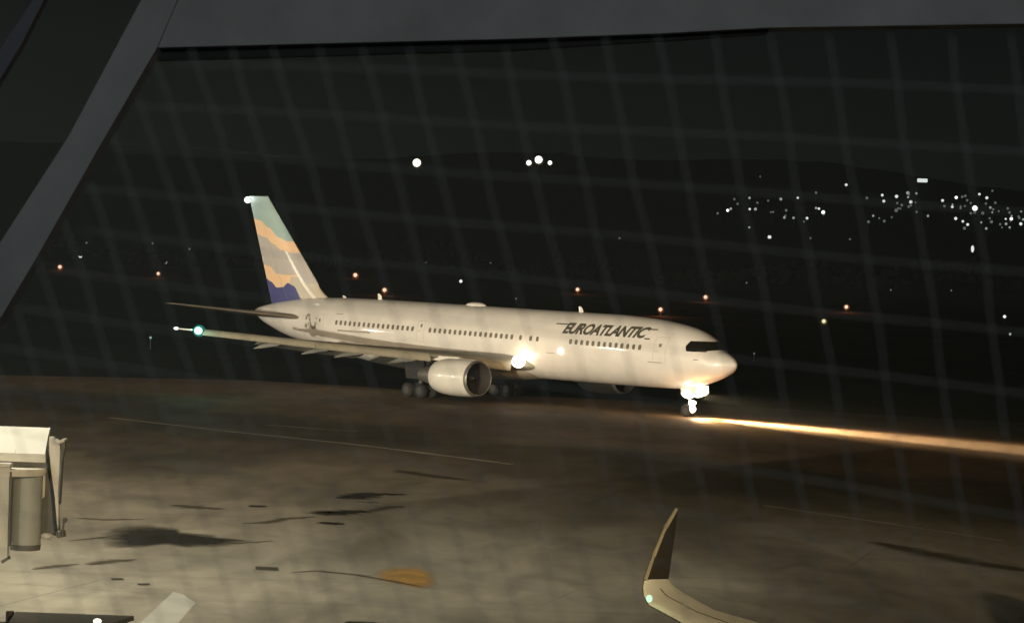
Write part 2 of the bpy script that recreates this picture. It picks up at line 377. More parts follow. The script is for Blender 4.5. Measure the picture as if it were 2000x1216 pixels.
def pchip(xs, ys):
    n = len(xs); h = [xs[i+1]-xs[i] for i in range(n-1)]; d = [(ys[i+1]-ys[i])/h[i] for i in range(n-1)]; mm = [d[0]]
    for i in range(1, n-1):
        if d[i-1]*d[i] <= 0: mm.append(0.0)
        else:
            w1, w2 = 2*h[i]+h[i-1], h[i]+2*h[i-1]; mm.append((w1+w2)/(w1/d[i-1]+w2/d[i]))
    mm.append(d[-1])
    def f(x):
        if x <= xs[0]: return ys[0]
        if x >= xs[-1]: return ys[-1]
        lo = 0
        while xs[lo+1] < x: lo += 1
        t = (x-xs[lo])/h[lo]
        return ((1+2*t)*(1-t)**2*ys[lo]+t*(1-t)**2*h[lo]*mm[lo]+t*t*(3-2*t)*ys[lo+1]+t*t*(t-1)*h[lo]*mm[lo+1])
    return f
_xs = [s[0] for s in STN]; ZB = pchip(_xs, [s[1] for s in STN]); ZT = pchip(_xs, [s[2] for s in STN]); WD = pchip(_xs, [s[3] for s in STN])
def sec(a): return (ZB(a)+ZT(a))/2, (ZT(a)-ZB(a))/2, WD(a)
def surf(x, z, side=-1, lift=0.0):
    """point of the fuselage skin at station x (negative aft), height z"""
    a = -x; zc, hh, w = sec(a); k = max(0.0, 1-((z-zc)/hh)**2); y = side*w*math.sqrt(k)
    p = Vector((x, y, z))
    if lift:
        def F(q):
            c, h_, w_ = sec(-q.x); return (q.y/w_)**2+((q.z-c)/h_)**2
        e = 0.01; b = F(p)
        n = Vector((F(p+Vector((e, 0, 0)))-b, F(p+Vector((0, e, 0)))-b, F(p+Vector((0, 0, e)))-b)).normalized(); p = p+n*lift
    return p
bm = bmesh.new(); N = 72; rings = []
aa = [0.55+0.1*i for i in range(60)]+[6.6+0.4*i for i in range(118)]+[53.8, 53.88]
for a in aa:
    zc, hh, w = sec(a); rings.append([(-a, w*math.cos(t), zc+hh*math.sin(t)) for t in [2*math.pi*i/N for i in range(N)]])
loft(bm, rings); obj('fuselage', bm, PAINT, AC, sharp=60)
# wing root fairing under the belly
bm = bmesh.new(); rings = []
for i in range(25):
    t = i/24; a = 17.6+16.5*t; k = math.sin(math.pi*t)**.45 if 0 < t < 1 else 0.02
    rings.append([(-a, 2.62*k*math.cos(u)*(.6+.4*k), 2.62+1.02*math.sin(u)*k) for u in [2*math.pi*j/40 for j in range(40)]])
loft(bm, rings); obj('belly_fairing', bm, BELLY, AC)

# cabin windows
def patch(name, x0, x1, z0, z1, M, side=-1, lift=0.005, nx=2, nz=3, rnd=0.0, parent=AC):
    bm = bmesh.new(); g = []
    for i in range(nx+1):
        x = x0+(x1-x0)*i/nx; row = []
        for j in range(nz+1):
            z = z0+(z1-z0)*j/nz; xx = x
            if rnd and i in (0, nx) and j in (0, nz): xx = x + (rnd if i == 0 else -rnd)
            row.append(bm.verts.new(surf(xx, z, side, lift)))
        g.append(row)
    for i in range(nx):
        for j in range(nz): bm.faces.new((g[i][j], g[i+1][j], g[i+1][j+1], g[i][j+1]))
    bmesh.ops.recalc_face_normals(bm, faces=bm.faces)
    return obj(name, bm, M, parent)
def wz(x): return 5.00 - 0.0118*x    # height of the window row
def cabin_window(x):
    z = wz(x); bm = bmesh.new(); w, h = .15, .2; c = [bm.verts.new(surf(x+w*.0, z, -1, .006))]; ring = []
    for k in range(12):
        t = 2*math.pi*k/12; cx_, sz = math.cos(t), math.sin(t)
        ring.append(bm.verts.new(surf(x+w*math.copysign(abs(cx_)**.6, cx_), z+h*math.copysign(abs(sz)**.6, sz), -1, .006)))
    for k in range(12): bm.faces.new((c[0], ring[k], ring[(k+1) % 12]))
    bmesh.ops.recalc_face_normals(bm, faces=bm.faces)
    return obj('cabin_window', bm, WINPANE, AC)
for k in range(17): cabin_window(-40.88+9.17*k/16)
for k in range(17): cabin_window(-29.72+9.04*k/16)
for x in (-19.75, -18.67, -17.97): cabin_window(x)
for k in range(13): cabin_window(-14.52+6.87*k/12)
# cabin doors, outlined
def door(x0, x1, z0, z1):
    bm = bmesh.new(); wd = .035
    def strip(fn, n):
        prev = None
        for i in range(n+1):
            a, b = fn(i/n); cur = (bm.verts.new(surf(*a, -1, .005)), bm.verts.new(surf(*b, -1, .005)))
            if prev: bm.faces.new((prev[0], prev[1], cur[1], cur[0]))
            prev = cur
    strip(lambda t: ((x0, z0+(z1-z0)*t), (x0+wd, z0+(z1-z0)*t)), 10); strip(lambda t: ((x1-wd, z0+(z1-z0)*t), (x1, z0+(z1-z0)*t)), 10)
    strip(lambda t: ((x0+wd+(x1-x0-2*wd)*t, z1-wd), (x0+wd+(x1-x0-2*wd)*t, z1)), 3); strip(lambda t: ((x0+wd+(x1-x0-2*wd)*t, z0), (x0+wd+(x1-x0-2*wd)*t, z0+wd)), 3)
    bmesh.ops.recalc_face_normals(bm, faces=bm.faces)
    d = obj('cabin_door', bm, SEAM2, AC)
    patch('door_window', (x0+x1)/2-.1, (x0+x1)/2+.1, z0+1.2, z0+1.45, WINPANE, lift=.006, parent=d)
    patch('door_handle', x0+.15, x0+.38, z0+.85, z0+.92, SEAM2, lift=.007, parent=d)
door(-6.4, -5.3, 4.0, 5.95); door(-43.6, -42.6, 4.25, 6.1); door(-31.2, -30.35, 4.35, 6.05)
# vents and panel slits
for x0, x1, z0, z1 in ((-6.85, -5.65, 4.0, 4.06), (-17.0, -16.1, 4.17, 4.22), (-40.7, -36.6, 4.76, 4.88), (-41.2, -40.3, 6.18, 6.24)):
    patch('panel_slit', x0, x1, z0, z1, SEAM, nx=6, nz=1)
patch('pitot_probe', -3.1, -2.75, 4.35, 4.43, METAL, lift=.03, nx=1, nz=1)

# flight deck windows
def Xof(y, z):
    lo, hi = 0.6, 8.0
    for _ in range(40):
        mid = (lo+hi)/2; zc, hh, w = sec(mid); k = 1-((z-zc)/hh)**2
        Y = w*math.sqrt(k) if k > 0 else -1
        if Y < y: lo = mid
        else: hi = mid
    return hi
def deck(y0f, y1f, z0, z1, side):
    bm = bmesh.new(); g = []
    for j in range(5):
        z = z0+(z1-z0)*j/4; ya, yb = y0f(z), y1f(z); row = []
        for i in range(7):
            y = ya+(yb-ya)*i/6; x = -Xof(y, z); q = surf(x, z, side, .012); row.append(bm.verts.new(q))
        g.append(row)
    for i in range(4):
        for j in range(6): bm.faces.new((g[i][j], g[i][j+1], g[i+1][j+1], g[i+1][j]))
    bmesh.ops.recalc_face_normals(bm, faces=bm.faces); obj('cockpit_window', bm, GLASSD, AC)
def Yat(a, z):
    zc, hh, w = sec(a); return w*math.sqrt(max(0, 1-((z-zc)/hh)**2))
for side in (-1, 1):
    deck(lambda z: .05, lambda z: .76, 5.18, 5.70, side)
    deck(lambda z: .78, lambda z: Yat(2.97, z), 5.12, 5.74, side)
    deck(lambda z: Yat(3.0, z), lambda z: Yat(3.8-.3*abs(z-5.35), z), 5.02, 5.72, side)

for side in (-1, 1):    # black surround that joins the panes into one band
    bm = bmesh.new(); g = []
    for j in range(7):
        z = 4.99+(5.77-4.99)*j/6; row = []
        for i in range(15):
            zz = z if i > 8 else max(z, 5.16-.01*i); y = .0+(Yat(3.86-.45*abs(zz-5.36), zz))*i/14; row.append(bm.verts.new(surf(-Xof(y, zz), zz, side, .006)))
        g.append(row)
    for j in range(6):
        for i in range(14): bm.faces.new((g[j][i], g[j][i+1], g[j+1][i+1], g[j+1][i]))
    bmesh.ops.recalc_face_normals(bm, faces=bm.faces); obj('cockpit_surround', bm, mat('surround_black', (.02, .018, .016), .4), AC)
# titles: EUROATLANTIC along the forward cabin
def lettering(txt, x0, x1, z0, z1, shear, name, M, bold=0.0):
    cu = bpy.data.curves.new('lettering', 'FONT'); cu.body = txt; cu.shear = shear; cu.offset = bold; cu.resolution_u = 4; cu.space_character = 0.93
    to = bpy.data.objects.new('lettering', cu); COL.objects.link(to); dg = bpy.context.evaluated_depsgraph_get(); dg.update()
    me = bpy.data.meshes.new_from_object(to.evaluated_get(dg)); bpy.data.objects.remove(to)
    bm = bmesh.new(); bm.from_mesh(me)
    xs = [v.co.x for v in bm.verts]; ys = [v.co.y for v in bm.verts]; a, b, c, d = min(xs), max(xs), min(ys), max(ys)
    for v in bm.verts: v.co = Vector((x0+(v.co.x-a)/(b-a)*(x1-x0), 0, z0+(v.co.y-c)/(d-c)*(z1-z0)))
    for k in range(1, 10):
        bmesh.ops.bisect_plane(bm, geom=bm.verts[:]+bm.edges[:]+bm.faces[:], plane_co=(0, 0, z0+(z1-z0)*k/10), plane_no=(0, 0, 1))
    for v in bm.verts: v.co = surf(v.co.x, v.co.z, -1, .008)
    return obj(name, bm, M, AC, smooth=False)
lettering('EUROATLANTIC', -15.6, -7.3, 5.76, 6.62, 0.35, 'title_lettering', INK, 0.044)
patch('title_stroke', -16.6, -15.35, 6.44, 6.53, INK, nx=5, nz=1)
patch('title_stroke', -7.5, -6.7, 6.42, 6.50, INK, nx=4, nz=1)
patch('title_stroke', -7.45, -6.95, 5.70, 5.80, INK, nx=3, nz=1)
# grey emblem by the tail
def stroke(pts, w):
    bm = bmesh.new(); prev = None
    for i, p in enumerate(pts):
        q0, q1 = pts[max(i-1, 0)], pts[min(i+1, len(pts)-1)]; dx, dz = q1[0]-q0[0], q1[1]-q0[1]; L = math.hypot(dx, dz)
        nx_, nz_ = -dz/L*w/2, dx/L*w/2
        cur = (bm.verts.new(surf(p[0]+nx_, p[1]+nz_, -1, .006)), bm.verts.new(surf(p[0]-nx_, p[1]-nz_, -1, .006)))
        if prev: bm.faces.new((prev[0], prev[1], cur[1], cur[0]))
        prev = cur
    bmesh.ops.recalc_face_normals(bm, faces=bm.faces)
    obj('emblem_stroke', bm, INK2, AC)
stroke([(-45.0, 5.55), (-44.95, 5.85), (-44.8, 6.0), (-44.62, 5.9), (-44.5, 5.6), (-44.38, 5.3), (-44.25, 5.05), (-44.08, 4.88), (-43.88, 4.86), (-43.72, 5.02), (-43.64, 5.3), (-43.58, 5.75)], .24)
stroke([(-45.05, 4.85), (-44.98, 5.0), (-44.9, 5.2)], .34)
stroke([(-44.72, 5.35), (-44.6, 5.15), (-44.45, 4.95)], .12)

# antennas on the crown
for x, h_, w_ in ((-42.6, .22, .5), (-38.3, .5, .55), (-15.9, .46, .5)):
    bm = bmesh.new(); z = ZT(-x)-.03
    loft(bm, [[(x-w_*.5+w_*(.5+.5*math.cos(t))*k+(1-k)*-.1, .05*k*math.sin(t), zz) for t in [2*math.pi*i/12 for i in range(12)]] for zz, k in ((z, 1), (z+h_*.7, .75), (z+h_, .45))])
    obj('blade_antenna', bm, PAINT, AC)
bm = bmesh.new(); ball(bm, (-27.2, 0, ZT(27.2)-.02), 1, 20, (1.1, .42, .28)); obj('antenna_dome', bm, PAINT, AC)

# fin and rudder, painted in wavy bands
def interp(tab, x):
    if x <= tab[0][0]: return tab[0][1]+(x-tab[0][0])*(tab[1][1]-tab[0][1])/(tab[1][0]-tab[0][0])*.3
    for (a, b), (c, d) in zip(tab, tab[1:]):
        if x <= c:
            t = (x-a)/(c-a); t = t*t*(3-2*t); return b+(d-b)*t
    return tab[-1][1]
T1 = [(-54.8, 14.15), (-53.6, 13.95), (-52.4, 13.35), (-50.9, 12.5), (-49.9, 12.2)]
T2 = [(-53.95, 12.72), (-52.9, 12.5), (-51.6, 11.9), (-50.6, 11.4), (-49.2, 11.2)]
T3 = [(-53.0, 10.1), (-52.2, 9.95), (-51.1, 9.32), (-50.2, 9.25), (-48.5, 9.28)]
T4 = [(-52.7, 8.85), (-51.95, 8.6), (-51.1, 8.12), (-50.3, 8.15), (-49.5, 8.55), (-48.8, 8.35), (-47.5, 7.2)]
WL = [(7.2, -45.7), (7.46, -46.15), (8.39, -47.3), (9.82, -48.65), (11.34, -49.95)]
def lin(tab, x):
    for (a, b), (c, d) in zip(tab, tab[1:]):
        if x <= c: return b+(d-b)*(x-a)/(c-a)
    return tab[-1][1]
def finmat(x, z):
    wl = lin(WL, z) if z < 11.34 else 99
    if z < 11.34 and abs(x-wl) < .13+.03*(11.4-z): return 5
    if z > interp(T1, x): return 0
    if z > interp(T2, x): return 1
    if x > wl: return 2 if z > 8.6 else 3
    if z > interp(T3, x): return 2
    if z < interp(T4, x): return 4
    if z < 9.1 and x > -49.4+.25*(z-8): return 3
    return 1
FINM = [TEAL, PEACH, SAND, CREAM, NAVY, STRIPE]
def fin_le(z):
    if z < 8.6: return -45.95 + (8.6-z)**1.6*1.05
    return -45.95-(z-8.6)*(52.75-45.95)/(16.05-8.6)
def fin_te(z): return -51.85-(z-6.78)*(55.2-51.85)/(16.0-6.78)
def foil(s, tc): return tc*5*(0.2969*math.sqrt(s)-0.126*s-0.3516*s*s+0.2843*s**3-0.1036*s**4)
def fin_part(name, s0, s1):
    bm = bmesh.new(); nz = 200; ns = max(6, int(110*(s1-s0)))
    for side in (-1, 1):
        g = []
        for j in range(nz+1):
            z = 6.6+(16.08-6.6)*j/nz; le, te = fin_le(z), fin_te(z); c = le-te; row = []
            for i in range(ns+1):
                s = s0+(s1-s0)*i/ns; row.append(bm.verts.new((le-c*s, side*max(foil(s, .10)*c, .012), z)))
            g.append(row)
        for j in range(nz):
            for i in range(ns):
                f = bm.faces.new((g[j][i], g[j][i+1], g[j+1][i+1], g[j+1][i])); cc = f.calc_center_median(); f.material_index = finmat(cc.x, cc.z)
        top = g[-1]
        cen = [bm.verts.new((v.co.x, 0, v.co.z+.03)) for v in top]
        for i in range(ns): bm.faces.new((top[i], top[i+1], cen[i+1], cen[i]))
        if s0 > 0 or s1 < 1:
            for col in ([g[j][0] for j in range(nz+1)] if s0 > 0 else [g[j][-1] for j in range(nz+1)],):
                cen = [bm.verts.new((v.co.x, 0, v.co.z)) for v in col]
                for j in range(nz): bm.faces.new((col[j], col[j+1], cen[j+1], cen[j])).material_index = 2
    bmesh.ops.recalc_face_normals(bm, faces=bm.faces)
    return obj(name, bm, FINM, AC)
fin_part('fin', 0.0, .68); fin_part('rudder', .684, 1.0)
bm = bmesh.new(); ball(bm, (-55.45, 0, 15.75), .29, 16); obj('tail_light', bm, E_WHITE, AC)
point('tail_lamp', (0, 0, 0), 60, (.9, 1, 1), .3).parent = AC; bpy.data.objects[-1] if False else None

# tailplanes
def wing_loft(bm, secs, n=24, twist=0.0):
    rings = []
    for (y, le, ch, z, tcr) in secs:
        r = []
        for k in range(2*n):
            t = k/n
            s = (1-math.cos(math.pi*min(t, 2-t)))/2; s = 1-s if False else s
            up = t <= 1
            th = foil(s, tcr)*ch*(1.0 if up else .72)
            camb = .018*ch*math.sin(math.pi*s)
            r.append((le-ch*s, y, z+camb+(th if up else -th)-.01*s*ch))
        rings.append(r)
    loft(bm, rings)
    bmesh.ops.recalc_face_normals(bm, faces=bm.faces)
for sd in (-1, 1):
    bm = bmesh.new(); wing_loft(bm, [(sd*1.0, -45.3, 6.2, 5.55, .1), (sd*2.2, -46.3, 5.5, 5.68, .09), (sd*6, -49.7, 3.7, 6.1, .08), (sd*9.2, -52.5, 1.9, 6.48, .07), (sd*9.35, -52.9, 1.4, 6.5, .05)])
    obj('tailplane', bm, mat('tailplane_shaded', (0.20, 0.17, 0.13), 0.45) if sd == -1 else PAINT_W, AC)  # near tailplane coloured brown for the shadow on its underside

# wings with flaps, fairings, lights
WT = [(2.0, -18.6, 11.2, 3.0), (3.0, -19.5, 10.3, 3.12), (8.2, -22.75, 7.0, 3.62), (13, -25.7, 5.2, 4.05), (18, -28.8, 3.7, 4.55), (22.5, -31.6, 2.55, 5.02), (23.6, -32.5, 1.75, 5.14), (23.8, -33.0, 1.1, 5.16)]
def wtab(y, i):
    y = abs(y)
    for a, b in zip(WT, WT[1:]):
        if y <= b[0]: t = (y-a[0])/(b[0]-a[0]); return a[i]+(b[i]-a[i])*t
    return WT[-1][i]
for sd in (-1, 1):
    bm = bmesh.new(); wing_loft(bm, [(sd*y, le, ch, z, .135-.0022*y) for y, le, ch, z in WT])
    wing = obj('wing', bm, PAINT_W, AC)
    for ya, yb in ((3.5, 7.2), (8.7, 16.0), (16.1, 23.1)):
        bm = bmesh.new(); secs = []
        for q in range(5):
            y = ya+(yb-ya)*q/4; le, z = wtab(y, 1), wtab(y, 3); hh = .40+.30*((23.5-y)/20)**1.3; d = .07+.03*hh
            secs.append([(le+u, sd*y, z+v) for u, v in ((-.35, .12+.2*hh), (-.05, .10+.12*hh), (d*1.2, 0), (d*1.9, -.35*hh), (d*1.8, -.62*hh), (d*1.2, -.76*hh), (.02, -.72*hh), (.04, -.3*hh), (-.15, .02))])
        loft(bm, secs); bmesh.ops.recalc_face_normals(bm, faces=bm.faces); obj('slat', bm, SLAT, AC, sharp=50)
    for ya, yb in ((2.7, 7.6), (9.0, 17.4)):
        bm = bmesh.new(); secs = []
        for y in (ya, yb):
            te = wtab(y, 1)-wtab(y, 2)+.25; ch = wtab(y, 2)*.24; z = wtab(y, 3)-.12
            secs.append([(te-ch*s*.94, sd*y, z-ch*s*.36+(1 if k == 0 else -1)*foil(s, .12)*ch) for k, ss in ((0, range(0, 11)), (1, range(9, 0, -1))) for s in [i/10 for i in ss]])
        loft(bm, secs); bmesh.ops.recalc_face_normals(bm, faces=bm.faces); obj('flap', bm, PAINT_W, AC)
    for y in (5.6, 10.5, 13.2, 16.9):
        te = wtab(y, 1)-wtab(y, 2); z = wtab(y, 3)-.33; L = 1.0 if y > 6 else 1.2; bm = bmesh.new(); rings = []
        for i in range(15):
            t = i/14; r = max(.02, .17*L*math.sin(math.pi*t)**.6) if 0 < t < 1 else .02
            rings.append([(te+1.6*L-3.0*L*t, sd*y+r*.7*math.cos(u), z-.02-.42*t*t+r*math.sin(u)) for u in [2*math.pi*j/14 for j in range(14)]])
        loft(bm, rings); obj('flap_fairing', bm, FAIR, AC)
bm = bmesh.new(); ball(bm, (-32.0, -23.45, 5.12), .30, 16); wt_ = obj('wingtip_light', bm, E_GREEN, AC)
bm = bmesh.new(); ball(bm, (-32.35, -23.1, 5.10), .46, 16); obj('green_halo', bm, emit('green_halo', (.02, .34, .25), .55), wt_)  # larger dim ball behind the light, painted as its green halo
bm = bmesh.new(); ball(bm, (-34.15, -23.8, 5.2), .17, 12, (1.5, 1, .7)); obj('strobe_light', bm, E_WHITE, AC)
bm = bmesh.new(); tube(bm, (-32.4, -23.75, 5.17), (-34.1, -23.8, 5.19), .07, .05); obj('wingtip_edge', bm, STRIPE, AC)
bm = bmesh.new(); ball(bm, (-19.25, -3.1, 3.38), .5, 20); obj('landing_light', bm, E_WARM, AC)
bm = bmesh.new(); ball(bm, (-15.43, -2.55, 4.4), .27, 16); obj('side_light', bm, E_SOFT, AC)

# engines
for sd in (-1, 1):
    EY, EZ = sd*7.9, 2.1
    bm = bmesh.new()
    lathe_x(bm, [(-1.1, 1.16), (-.6, 1.17), (-.2, 1.19), (-.03, 1.25)], -18.5, EY, EZ); eng = obj('engine', bm, INLET, AC)
    bm = bmesh.new(); lathe_x(bm, [(-.03, 1.25), (0, 1.29), (-.06, 1.345), (-.25, 1.39)], -18.5, EY, EZ); obj('inlet_lip', bm, METAL, eng)
    bm = bmesh.new(); lathe_x(bm, [(-.25, 1.39), (-.8, 1.45), (-1.6, 1.48), (-2.6, 1.47), (-3.3, 1.42), (-3.9, 1.31), (-4.2, 1.2), (-4.17, 1.12), (-3.8, 1.05)], -18.5, EY, EZ); obj('fan_cowl', bm, COWL if sd < 0 else DARKM, eng)  # port cowl coloured dark in place of the shadow it lies in
    bm = bmesh.new(); lathe_x(bm, [(-4.0, .82), (-4.8, .78), (-5.6, .62), (-6.1, .52), (-6.08, .46), (-5.7, .4)], -18.5, EY, EZ); obj('core_nozzle', bm, METAL, eng)
    bm = bmesh.new(); lathe_x(bm, [(-5.7, .4), (-6.1, .34), (-6.6, .16), (-6.8, .02)], -18.5, EY, EZ, cap=True); obj('exhaust_cone', bm, DARKM, eng)
    bm = bmesh.new(); lathe_x(bm, [(-1.1, 1.16), (-1.1, .02)], -18.5, EY, EZ); lathe_x(bm, [(-.45, .02), (-.7, .2), (-1.02, .36)], -18.5, EY, EZ, 24)
    for k in range(30):
        a = 2*math.pi*k/30; v = []
        for r, tw in ((.33, .1), (.75, .16), (1.14, .2)):
            for q in (-1, 1): v.append(bm.verts.new((-18.5-.93+q*.1, EY+r*math.cos(a+q*tw*.45/r*.5), EZ+r*math.sin(a+q*tw*.45/r*.5))))
        bm.faces.new((v[0], v[1], v[3], v[2])); bm.faces.new((v[2], v[3], v[5], v[4]))
    obj('fan', bm, INLET, eng)
    bm = bmesh.new(); loft(bm, [[(x0, EY-w, z0), (x1, EY-w, z0), (x1, EY+w, z0), (x0, EY+w, z0)] for x0, x1, z0, w in ((-19.5, -24.6, EZ+1.2, .17), (-20.6, -25.2, EZ+1.55, .2), (-22.6, -26.2, 3.55, .18))])
    bmesh.ops.recalc_face_normals(bm, faces=bm.faces); obj('engine_pylon', bm, COWL, AC)

# landing gear
def wheel(x, y, r, w, par):
    bm = bmesh.new(); prof = [(-w/2, r*.55), (-w/2, r*.86), (-w*.36, r*.97), (-w*.15, r), (w*.15, r), (w*.36, r*.97), (w/2, r*.86), (w/2, r*.55)]
    loft(bm, [[(x+rr*math.cos(t), y+d, r*1.0+rr*math.sin(t)) for t in [2*math.pi*i/32 for i in range(32)]] for d, rr in prof], False)
    o = obj('wheel', bm, RUBBER, par)
    bm = bmesh.new(); loft(bm, [[(x+rr*math.cos(t), y+d, r+rr*math.sin(t)) for t in [2*math.pi*i/24 for i in range(24)]] for d, rr in ((-w/2+.02, r*.56), (-w*.3, r*.2), (w*.3, r*.2), (w/2-.02, r*.56))]); obj('rim', bm, RIM, o)
NGX = -4.9
bm = bmesh.new(); tube(bm, (NGX, 0, .5), (NGX+.1, 0, 1.5), .09); tube(bm, (NGX+.1, 0, 1.4), (NGX+.25, 0, 2.5), .14); tube(bm, (NGX, -.3, .47), (NGX, .3, .47), .07)
tube(bm, (NGX+.1, 0, 1.2), (NGX-1.1, 0, 2.3), .06)
gear = obj('nose_gear', bm, STRUT, AC)
for y in (-.24, .24): wheel(NGX, y, .47, .3, gear)
for s in (-1, 1):
    bm = bmesh.new(); prism(bm, [Vector((NGX-.15, s*.62, 2.25)), Vector((NGX+1.25, s*.62, 2.4)), Vector((NGX+1.2, s*.74, 1.85)), Vector((NGX+.9, s*.78, 1.62)), Vector((NGX+.1, s*.78, 1.55)), Vector((NGX-.12, s*.76, 1.72))], (0, .04*s, 0)); obj('gear_door', bm, PAINT, AC)
for (dx, y, z, r, sc) in ((.45, -.55, 1.74, .40, (1.2, 1.25, .85)), (.45, .4, 1.84, .42, (1.2, 1.25, .9)), (.35, 0, 1.06, .23, (1, 1.5, .8)), (.42, -.1, .6, .28, (1, 1, 1))):
    bm = bmesh.new(); ball(bm, (NGX+dx, y, z), r, 16, sc); obj('taxi_light', bm, E_WARM, AC)
for s in (-1, 1):
    gx = -28.3; bm = bmesh.new(); tube(bm, (gx, s*4.65, .6), (gx, s*4.3, 3.2), .2, .24); tube(bm, (gx-.75, s*4.65, .58), (gx+.75, s*4.65, .58), .13)
    tube(bm, (gx, s*4.5, 1.5), (gx, s*2.4, 2.6), .1); tube(bm, (gx, s*4.5, 1.4), (gx+1.9, s*4.3, 2.8), .08)
    for dx in (-.72, .72): tube(bm, (gx+dx, s*4.65-.6, .58), (gx+dx, s*4.65+.6, .58), .08)
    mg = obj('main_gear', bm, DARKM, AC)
    for dx in (-.72, .72):
        for dy in (-.57, .57): wheel(gx+dx, s*4.65+dy, .585, .42, mg)
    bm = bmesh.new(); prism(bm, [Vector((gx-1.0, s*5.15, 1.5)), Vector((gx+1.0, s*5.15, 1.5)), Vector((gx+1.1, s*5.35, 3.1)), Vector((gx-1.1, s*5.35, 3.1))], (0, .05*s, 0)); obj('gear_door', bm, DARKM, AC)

def ac_world(p):
    c, s = math.cos(psi), math.sin(psi); return Vector((16.4008+p[0]*c+p[1]*s, 193.5335-p[0]*s+p[1]*c, p[2]*.9533))
for o in [o for o in COL.objects if o.name.startswith('tail_lamp')]:
    o.parent = None; o.location = ac_world((-55.9, -.5, 15.8))
point('wing_landing_lamp', ac_world((-18.3, -5.2, 3.2)), 35, (1, .5, .2), .5)
point('nose_gear_lamp', ac_world((-3.6, -.9, .9)), 190, (1, .5, .18), .9)
point('wingtip_lamp', ac_world((-31.6, -24.0, 5.1)), 120, (.2, 1, .75), .3)
for tgt, pw, col_, ang, bl in (((9, -1.3, 0), 1.15e6, (1, .64, .32), 20, 1), ((22, -4.2, 0), 3.6e5, (1, .6, .3), 7, 1), ((3, -.9, 0), 5.0e5, (1, .58, .25), 38, 1)):
    spot('nose_beam', ac_world((-4.2, -.2, 1.75)), ac_world(tgt), pw, col_, ang, bl, .15)
spot('nose_beam', ac_world((-4.2, -.2, 1.5)), ac_world((-1.2, -.6, 0)), 1.5e4, (1, .56, .22), 86, 1, .2)

# ------------------------------------------------------------------ airfield and city lights
POLE = mat('lamp_post', (0.08, 0.08, 0.08), 0.7)
GLOW = {}
def glow(key):
    if key not in GLOW:
        c, s = {'w': ((.93, 1, .95), 1.0), 'W': ((.97, 1, .92), 2.2), 'd': ((.8, .95, .85), .16), 'm': ((.85, .97, .88), .42), 'o': ((1, .74, .50), 1.2), 'y': ((1, .95, .62), 1.0),
                'Y': ((1, .97, .82), 3.0), 'g': ((.6, 1, .85), .4)}[key]
        GLOW[key] = emit('lamp_glass_'+key, c, s)
    return GLOW[key]
def lamp_thing(name, px, py, rpx, key, ph, label, cat, group=None, sc=(1, 1, 1)):
    p = on_land(px, py, ph)
    if p is None: p = at_depth(px, py, 2400)
    gz = hill_h(p.x, p.y)-.03; R = rpx*p.y/FPX*({'Y': .82, 'o': .85, 'y': .85}.get(key, .95)); k = p.y/1000
    o = empty(name, (p.x, p.y, min(gz, p.z-.4))); tag(o, label, cat, group)
    h_ = p.z-o.location.z
    bm = bmesh.new(); tube(bm, (0, 0, 0), (0, 0, h_-R*sc[2]*.8), .04+.05*k, .03+.04*k, 6); obj('lamp_post', bm, POLE, o)
    bm = bmesh.new(); ball(bm, (0, 0, h_), R, 12, sc); obj('lamp_head', bm, glow(key), o)
    if key in 'oyY':
        q = (ray(px, py)*1.0).normalized(); bm = bmesh.new(); ball(bm, Vector((0, 0, h_))+q*R*1.6+Vector((R*.12, 0, -R*.2)), R*(1.35 if key == 'Y' else 1.75), 12); obj('lamp_halo', bm, HALO[key], o)
    return p
HALO = {'o': emit('amber_halo', (.26, .05, .012), .5), 'y': emit('yellow_halo', (.11, .085, .01), .6), 'Y': emit('flood_halo', (.05, .038, .02), .6)}  # glow of the dim balls behind lamp heads, standing in for halos
AF = [(117, 521, 4.2, 'o', 'leftmost orange airfield lamp, just right of the grey diagonal post'), (309, 534, 3.6, 'o', 'orange airfield lamp left of the tail, lower one of a close pair'),
      (694, 537, 4.6, 'o', 'orange airfield lamp just right of the tail fin'), (751, 566, 4.6, 'o', 'orange airfield lamp right above the rear blade antenna of the airliner'),
      (1128, 565, 4.0, 'o', 'orange airfield lamp above the forward blade antenna of the airliner'), (1290, 604, 4.4, 'o', 'orange airfield lamp above the airliner title lettering'),
      (1378, 580, 4.4, 'o', 'orange airfield lamp above the cockpit of the airliner'), (1653, 599, 4.2, 'o', 'orange airfield lamp right of the nose, just above the yellow one'),
      (1609, 627, 4.6, 'y', 'single yellow airfield lamp to the right of the airliner nose'), (157, 500, 3.6, 'w', 'white airfield lamp above the leftmost orange one'),
      (323, 512, 3.4, 'w', 'white airfield lamp left of the tail, upper one of a close pair'), (8, 490, 3.4, 'w', 'white airfield lamp seen beside the diagonal post at the left edge'),
      (900, 549, 3.4, 'w', 'white airfield lamp above the middle of the fuselage'), (294, 659, 2.6, 'g', 'faint greenish lamp on the grass beyond the airliner wing tip'),
      (1503, 463, 3.8, 'w', 'white lamp standing alone in the dark below the left of the city lights'), (1962, 618, 3.4, 'w', 'white airfield lamp near the right edge, upper one of two'),
      (1973, 652, 2.6, 'm', 'dim white airfield lamp near the right edge, lower one of two')]
for x, y, r, k, lb in AF:
    p = lamp_thing('airfield_lamp', x, y, r, k, 1.2, lb, 'lamp', 'lamps scattered over the dark airfield')
    if k == 'o': point('airfield_glow', (p.x, p.y-2.0, p.z+.4), 600, (1, .22, .05), .3)
